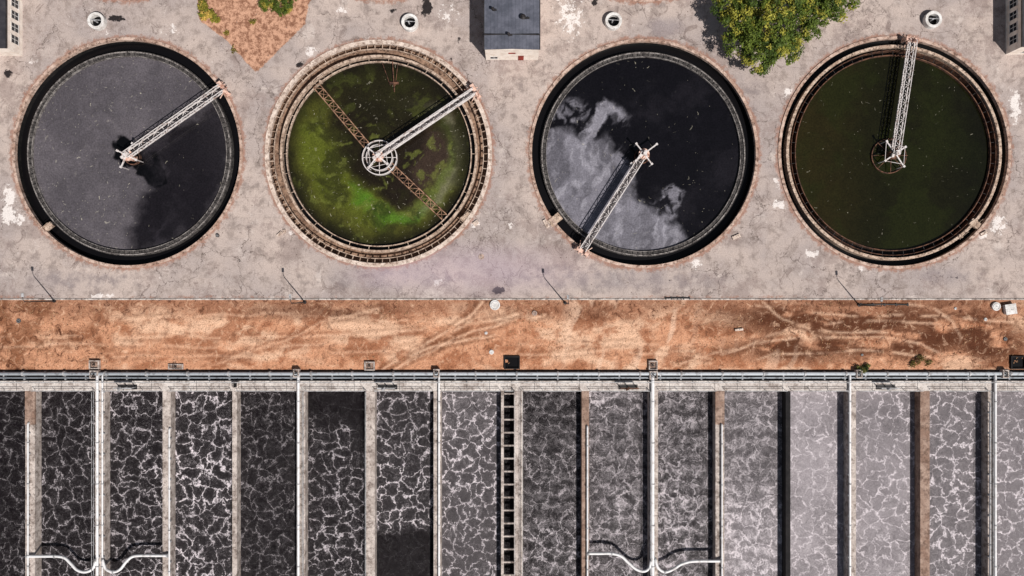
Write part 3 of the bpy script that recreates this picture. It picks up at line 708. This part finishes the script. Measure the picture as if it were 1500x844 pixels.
# =============== BUILDINGS
def m_roof(name,c1,c2,axis=0,per=2.0):
    m=M(name,.7,.3); sx=m.nd('ShaderNodeSeparateXYZ'); m.set(sx.inputs[0],m.pos)
    s=m.math('PINGPONG',m.math('MULTIPLY',sx.outputs[axis],per),.5)
    c=m.mix(m.mr(m.noise(.7,6,.7),.35,.65),c1,c2); c=m.mix(m.math('MULTIPLY',m.mr(s,0,.08,1,0),.5),c,A(40,42,48)); m.color(c); return m.m
def m_wall(name,c1,c2):
    m=M(name,.85,.2); m.color(m.mix(m.mr(m.noise(.9,6,.7),.4,.65),c1,c2)); return m.m
RF=m_roof('grey_roof_felt',A(98,100,112),A(74,77,88)); RF2=m_roof('dark_roof',A(62,60,64),A(44,43,48),1)
WL=m_wall('cream_render',A(240,230,220),A(220,206,194)); GLS=M('window_glass',.1,.6).color(A(30,36,44)).m
RED=m_wall('red_trim',A(150,60,50),A(110,48,42))
def building(x0,x1,y0,y1,h,roof,win,gable=True,name='utility_building'):
    par=empty(name); b=B(); b.bx(x0,x1,y0,y1,-.2,h); b.obj('walls',WL,par)
    o=.06; b=B(); xm=(x0+x1)/2; rz=.35 if gable else .02
    v=[(x0-o,y0-o,h),(xm,y0-o,h+rz),(x1+o,y0-o,h),(x0-o,y1+o,h),(xm,y1+o,h+rz),(x1+o,y1+o,h)]
    b.v=[(a,c,z+.02) for a,c,z in v]+[(a,c,z+.12) for a,c,z in v]
    b.f=[(0,1,4,3),(1,2,5,4),(6,9,10,7),(7,10,11,8),(0,6,7,1),(1,7,8,2),(3,4,10,9),(4,5,11,10),(0,3,9,6),(2,8,11,5)]
    b.obj('roof',roof,par)
    b=B(); b.bx(x0-o-.1,x0-o,y0-o,y1+o,h-.02,h+.18); b.bx(x1+o,x1+o+.1,y0-o,y1+o,h-.02,h+.18); b.obj('gutter',DARKS,par)
    g=B(); f=B()
    for (side,u,z,w,hh) in win:
        if side=='S': g.bx(u-w/2,u+w/2,y0-.03,y0+.1,z,z+hh); f.bx(u-w/2-.08,u+w/2+.08,y0-.07,y0+.05,z-.1,z); f.bx(u-w/2-.08,u+w/2+.08,y0-.07,y0+.05,z+hh,z+hh+.1); f.bx(u-.04,u+.04,y0-.05,y0+.05,z,z+hh)
        else:
            xx=x1 if side=='E' else x0; s=1 if side=='E' else -1
            g.box((xx,u,z+hh/2),(.06,w,hh)); f.box((xx+s*.02,u,z-.05),(.12,w+.2,.1)); f.box((xx+s*.02,u,z+hh+.05),(.12,w+.2,.1)); f.box((xx+s*.01,u,z+hh/2),(.1,.07,hh)); f.box((xx+s*.01,u,z+hh/2),(.09,w,.06))
    g.obj('windows',GLS,par); f.obj('window_frames',WHC,par)
    return par
bx0,by0,_=P(712,88); bx1=P(788,88)[0]
par=building(bx0,bx1,by0,by0+17,4.9,RF,[('S',-2.6,.7,1.0,1.0)])
b=B(); b.bx(-.5,.5,by0-.06,by0+.02,3.0,3.4); b.bx(.9,1.7,by0-.05,by0+.02,0,2.0); b.obj('sign_plate_and_door',RED,par)
b=B()
for (x,y,s) in ((766,27,1),(745,52,.6),(722,15,.6)):
    p=P(x,y,5.2); b.cyl((p[0],p[1],4.9),(p[0],p[1],5.9),.14*s,12); b.cyl((p[0],p[1],5.85),(p[0],p[1],6.05),.4*s,12,.15); b.box((p[0]+.45*s,p[1]-.05,5.4),(.9*s,.18,.3),.1)
b.obj('roof_vents',DARKS,par)
b=B(); b.bx(bx0-.1,bx1+.1,P(0,52,5)[1],P(0,51,5)[1],4.95,5.4); b.obj('roof_joint_flashing',DARKS,par)
x1=P(33,82)[0]; y0=P(33,82)[1]
building(x1-12,x1,y0,y0+22,3.6,RF2,[('E',y0+1.8+k*1.75,1.0,1.1,1.5) for k in range(11)],False)
x0=P(1473,80)[0]; y0=P(1473,80)[1]
building(x0,x0+13,y0,y0+22,3.6,RF2,[('W',y0+1.6+k*1.75,1.0,1.1,1.5) for k in range(11)]+[('S',x0+2.2,1.,1.,1.2)],False)

# =============== VEGETATION
def m_leaf(name):
    m=M(name,.6,.2); c=m.attr('lc',col=True); m.color(c)
    tr=m.nd('ShaderNodeBsdfTranslucent'); m.set(tr.inputs[0],c); mx=m.nd('ShaderNodeMixShader'); mx.inputs[0].default_value=.2
    out=[n for n in m.nt.nodes if n.type=='OUTPUT_MATERIAL'][0]
    m.nt.links.new(m.b.outputs[0],mx.inputs[1]); m.nt.links.new(tr.outputs[0],mx.inputs[2]); m.nt.links.new(mx.outputs[0],out.inputs[0]); return m.m
LEAF=m_leaf('leaf_green'); BARK=concrete('bark',A(92,74,58),A(62,48,38),None,.5,4.0)
def foliage(name,par,lobes,nclump,nleaf,ls,cols,cr=(.45,.85)):
    V=[];C=[]; rs=np.random.RandomState(len(lobes)*13+nclump)
    w=np.array([l[3]**2 for l in lobes]); w=w/w.sum()
    for k in range(nclump):
        l=lobes[rs.choice(len(lobes),p=w)]; d=rs.normal(size=3); d[2]=abs(d[2])*1.0-.25; d/=np.linalg.norm(d)
        r=l[3]*(0.45+.62*rs.rand()**.6); ctr=np.array(l[:3])+d*r*np.array([1,1,.75]); cs=cr[0]+(cr[1]-cr[0])*rs.rand()
        n=int(nleaf*(cs/cr[1])**2*(.7+.6*rs.rand())); dd=rs.normal(size=(n,3)); dd/=np.linalg.norm(dd,axis=1)[:,None]
        pos=ctr+dd*(cs*(.35+.75*rs.rand(n,1)))*np.array([1,1,.6])
        nrm=dd*.6+rs.normal(size=(n,3))*.5+np.array([0,0,.7]); nrm/=np.linalg.norm(nrm,axis=1)[:,None]
        t=np.cross(nrm,rs.normal(size=(n,3))); t/=np.linalg.norm(t,axis=1)[:,None]; u=np.cross(nrm,t)
        s=ls*(.6+.8*rs.rand(n,1)); q=np.stack([pos-t*s,pos-u*s*.5,pos+t*s,pos+u*s*.5],1)
        V.append(q.reshape(-1,3)); mixc=rs.rand(); base=np.array(cols[0])*(1-mixc)+np.array(cols[1])*mixc
        if rs.rand()<.22: base=np.array(cols[2])
        cc=base[None,:]*(.65+.7*rs.rand(n,1)); C.append(np.repeat(cc,4,0))
    V=np.concatenate(V); C=np.concatenate(C); n=len(V)//4
    me=bpy.data.meshes.new(name); me.from_pydata(V.tolist(),[],np.arange(4*n).reshape(-1,4).tolist()); me.materials.append(LEAF)
    a=me.color_attributes.new('lc','FLOAT_COLOR','POINT'); a.data.foreach_set('color',np.concatenate([C,np.ones((len(C),1))],1).astype(np.float32).ravel())
    o=bpy.data.objects.new(name,me); COL.objects.link(o); o.parent=par
def tree(base,lobes,n,cols):
    par=empty('broadleaf_tree'); bx_,by_,_=P(*base); b=B()
    b.cyl((bx_,by_,-.2),(bx_+.1,by_,2.2),.34,12,.24)
    L=[]
    for (px,py,z,r) in lobes:
        q=P(px,py,z); L.append((q[0],q[1],z,r))
        m_=((bx_+q[0])/2,(by_+q[1])/2,2.2+(z-2.2)*.6); b.cyl((bx_+.1,by_,2.1),m_,.16,8,.11); b.cyl(m_,q,.11,8,.04)
        for k in range(4):
            t=k*1.6+px; b.cyl(m_,(q[0]+math.cos(t)*r*.7,q[1]+math.sin(t)*r*.7,z+.3*r),.06,6,.02)
    b.obj('trunk_and_limbs',BARK,par); foliage('crown',par,L,n,115,.17,cols)
GC=[A(106,120,46),A(58,78,32),A(154,150,62)]
tree((1118,50),[(1093,28,4.8,2.8),(1125,45,6.4,3.0),(1080,62,3.8,2.0),(1110,80,4.4,2.3),(1152,72,4.2,2.2),(1145,10,6.2,2.5),(1124,100,3.4,1.2),(1070,8,4.2,2.1),(1168,48,4.0,1.7)],370,GC)
tree((1200,0),[(1190,20,4.6,2.1),(1215,5,5.2,2.2),(1241,-2,4.2,1.4),(1172,-10,5.6,2.6),(1200,-25,5.5,3),(1192,40,3.4,1.0),(1228,18,3.6,1.0)],240,GC)
def shrub(lobes,n,cols,nl=80,ls=.13):
    par=empty('shrub'); b=B(); L=[]
    for (px,py,z,r) in lobes:
        q=P(px,py,z); L.append((q[0],q[1],z,r))
        for k in range(3): b.cyl((q[0],q[1],-.1),(q[0]+math.cos(k*2.1)*r*.5,q[1]+math.sin(k*2.1)*r*.5,z),.05,6,.02)
    b.obj('stems',BARK,par); foliage('leaves',par,L,n,nl,ls,cols,(.25,.5))
shrub([(393,4,1.0,1.1),(412,10,1.1,1.3),(425,2,.8,.9)],70,[A(98,108,40),A(68,86,32),A(150,140,60)])
shrub([(303,20,.7,.9),(297,8,.6,.6),(315,28,.4,.5)],36,[A(150,136,56),A(98,108,40),A(190,160,80)])
shrub([(344,72,.25,.3),(330,48,.25,.3),(372,32,.3,.4)],10,[A(150,136,56),A(98,88,40),A(190,160,80)],40)
shrub([(1262,541,.4,.5),(1270,538,.3,.4)],14,[A(60,78,38),A(48,60,28),A(98,98,50)])
shrub([(1346,528,.2,.6),(1338,534,.2,.4),(1360,533,.15,.4)],16,[A(92,92,46),A(110,84,50),A(140,110,60)],50)
rs=np.random.RandomState(3); V=[];F=[];CC=[]
N=3200
tx=rs.uniform(-80,80,N); ty=rs.uniform(Y_BAS+.2,Y_PAV-.3,N); keepm=(fbm(tx,ty,.25,4,8)+.25*rs.rand(N))>.66; tx=tx[keepm]; ty=ty[keepm]
for x,y in zip(tx,ty):
    for k in range(4):
        a=rs.rand()*6.28; l=.1+.12*rs.rand(); w=.04; i=len(V); ca,sa=math.cos(a),math.sin(a)
        V+=[(x-sa*w,y+ca*w,0.04),(x+sa*w,y-ca*w,0.04),(x+ca*l,y+sa*l,.08+.08*rs.rand())]; F.append((i,i+1,i+2))
        c=A(190,148,112) if rs.rand()<.7 else A(120,90,68); CC+= [c+(1,)]*3
me=bpy.data.meshes.new('dry_grass_tufts'); me.from_pydata(V,[],F); me.materials.append(LEAF)
a=me.color_attributes.new('lc','FLOAT_COLOR','POINT'); a.data.foreach_set('color',np.array(CC,dtype=np.float32).ravel())
COL.objects.link(bpy.data.objects.new('dry_grass_tufts',me))

# =============== LIGHT, WORLD, CAMERA
sc=bpy.context.scene
w=bpy.data.worlds.new('World'); sc.world=w; w.use_nodes=True; nt=w.node_tree; bg=nt.nodes['Background']
sky=nt.nodes.new('ShaderNodeTexSky'); sky.sky_type='NISHITA'; sky.sun_disc=False
EL=math.radians(55); sx_,sy_=.64,-.77
sky.sun_elevation=EL; sky.sun_rotation=math.atan2(sx_,sy_)
hs=nt.nodes.new('ShaderNodeHueSaturation'); hs.inputs['Saturation'].default_value=.6
nt.links.new(sky.outputs[0],hs.inputs['Color']); nt.links.new(hs.outputs[0],bg.inputs[0]); bg.inputs[1].default_value=.05
L=bpy.data.lights.new('sun','SUN'); L.energy=4.8; L.angle=math.radians(.5); L.color=(1,.95,.895)
lo=bpy.data.objects.new('sun',L); COL.objects.link(lo)
dv=Vector((sx_*math.cos(EL),sy_*math.cos(EL),math.sin(EL))); lo.rotation_euler=dv.to_track_quat('Z','Y').to_euler(); lo.location=(40,-50,90)
cam=bpy.data.cameras.new('camera'); co=bpy.data.objects.new('camera',cam); COL.objects.link(co)
co.location=(0,0,H); co.rotation_euler=(0,0,0); cam.sensor_width=36; cam.lens=36*H/150.0; cam.clip_end=6000; cam.clip_start=1
sc.camera=co
sc.view_settings.view_transform='Standard'; sc.view_settings.look='None'; sc.view_settings.exposure=0
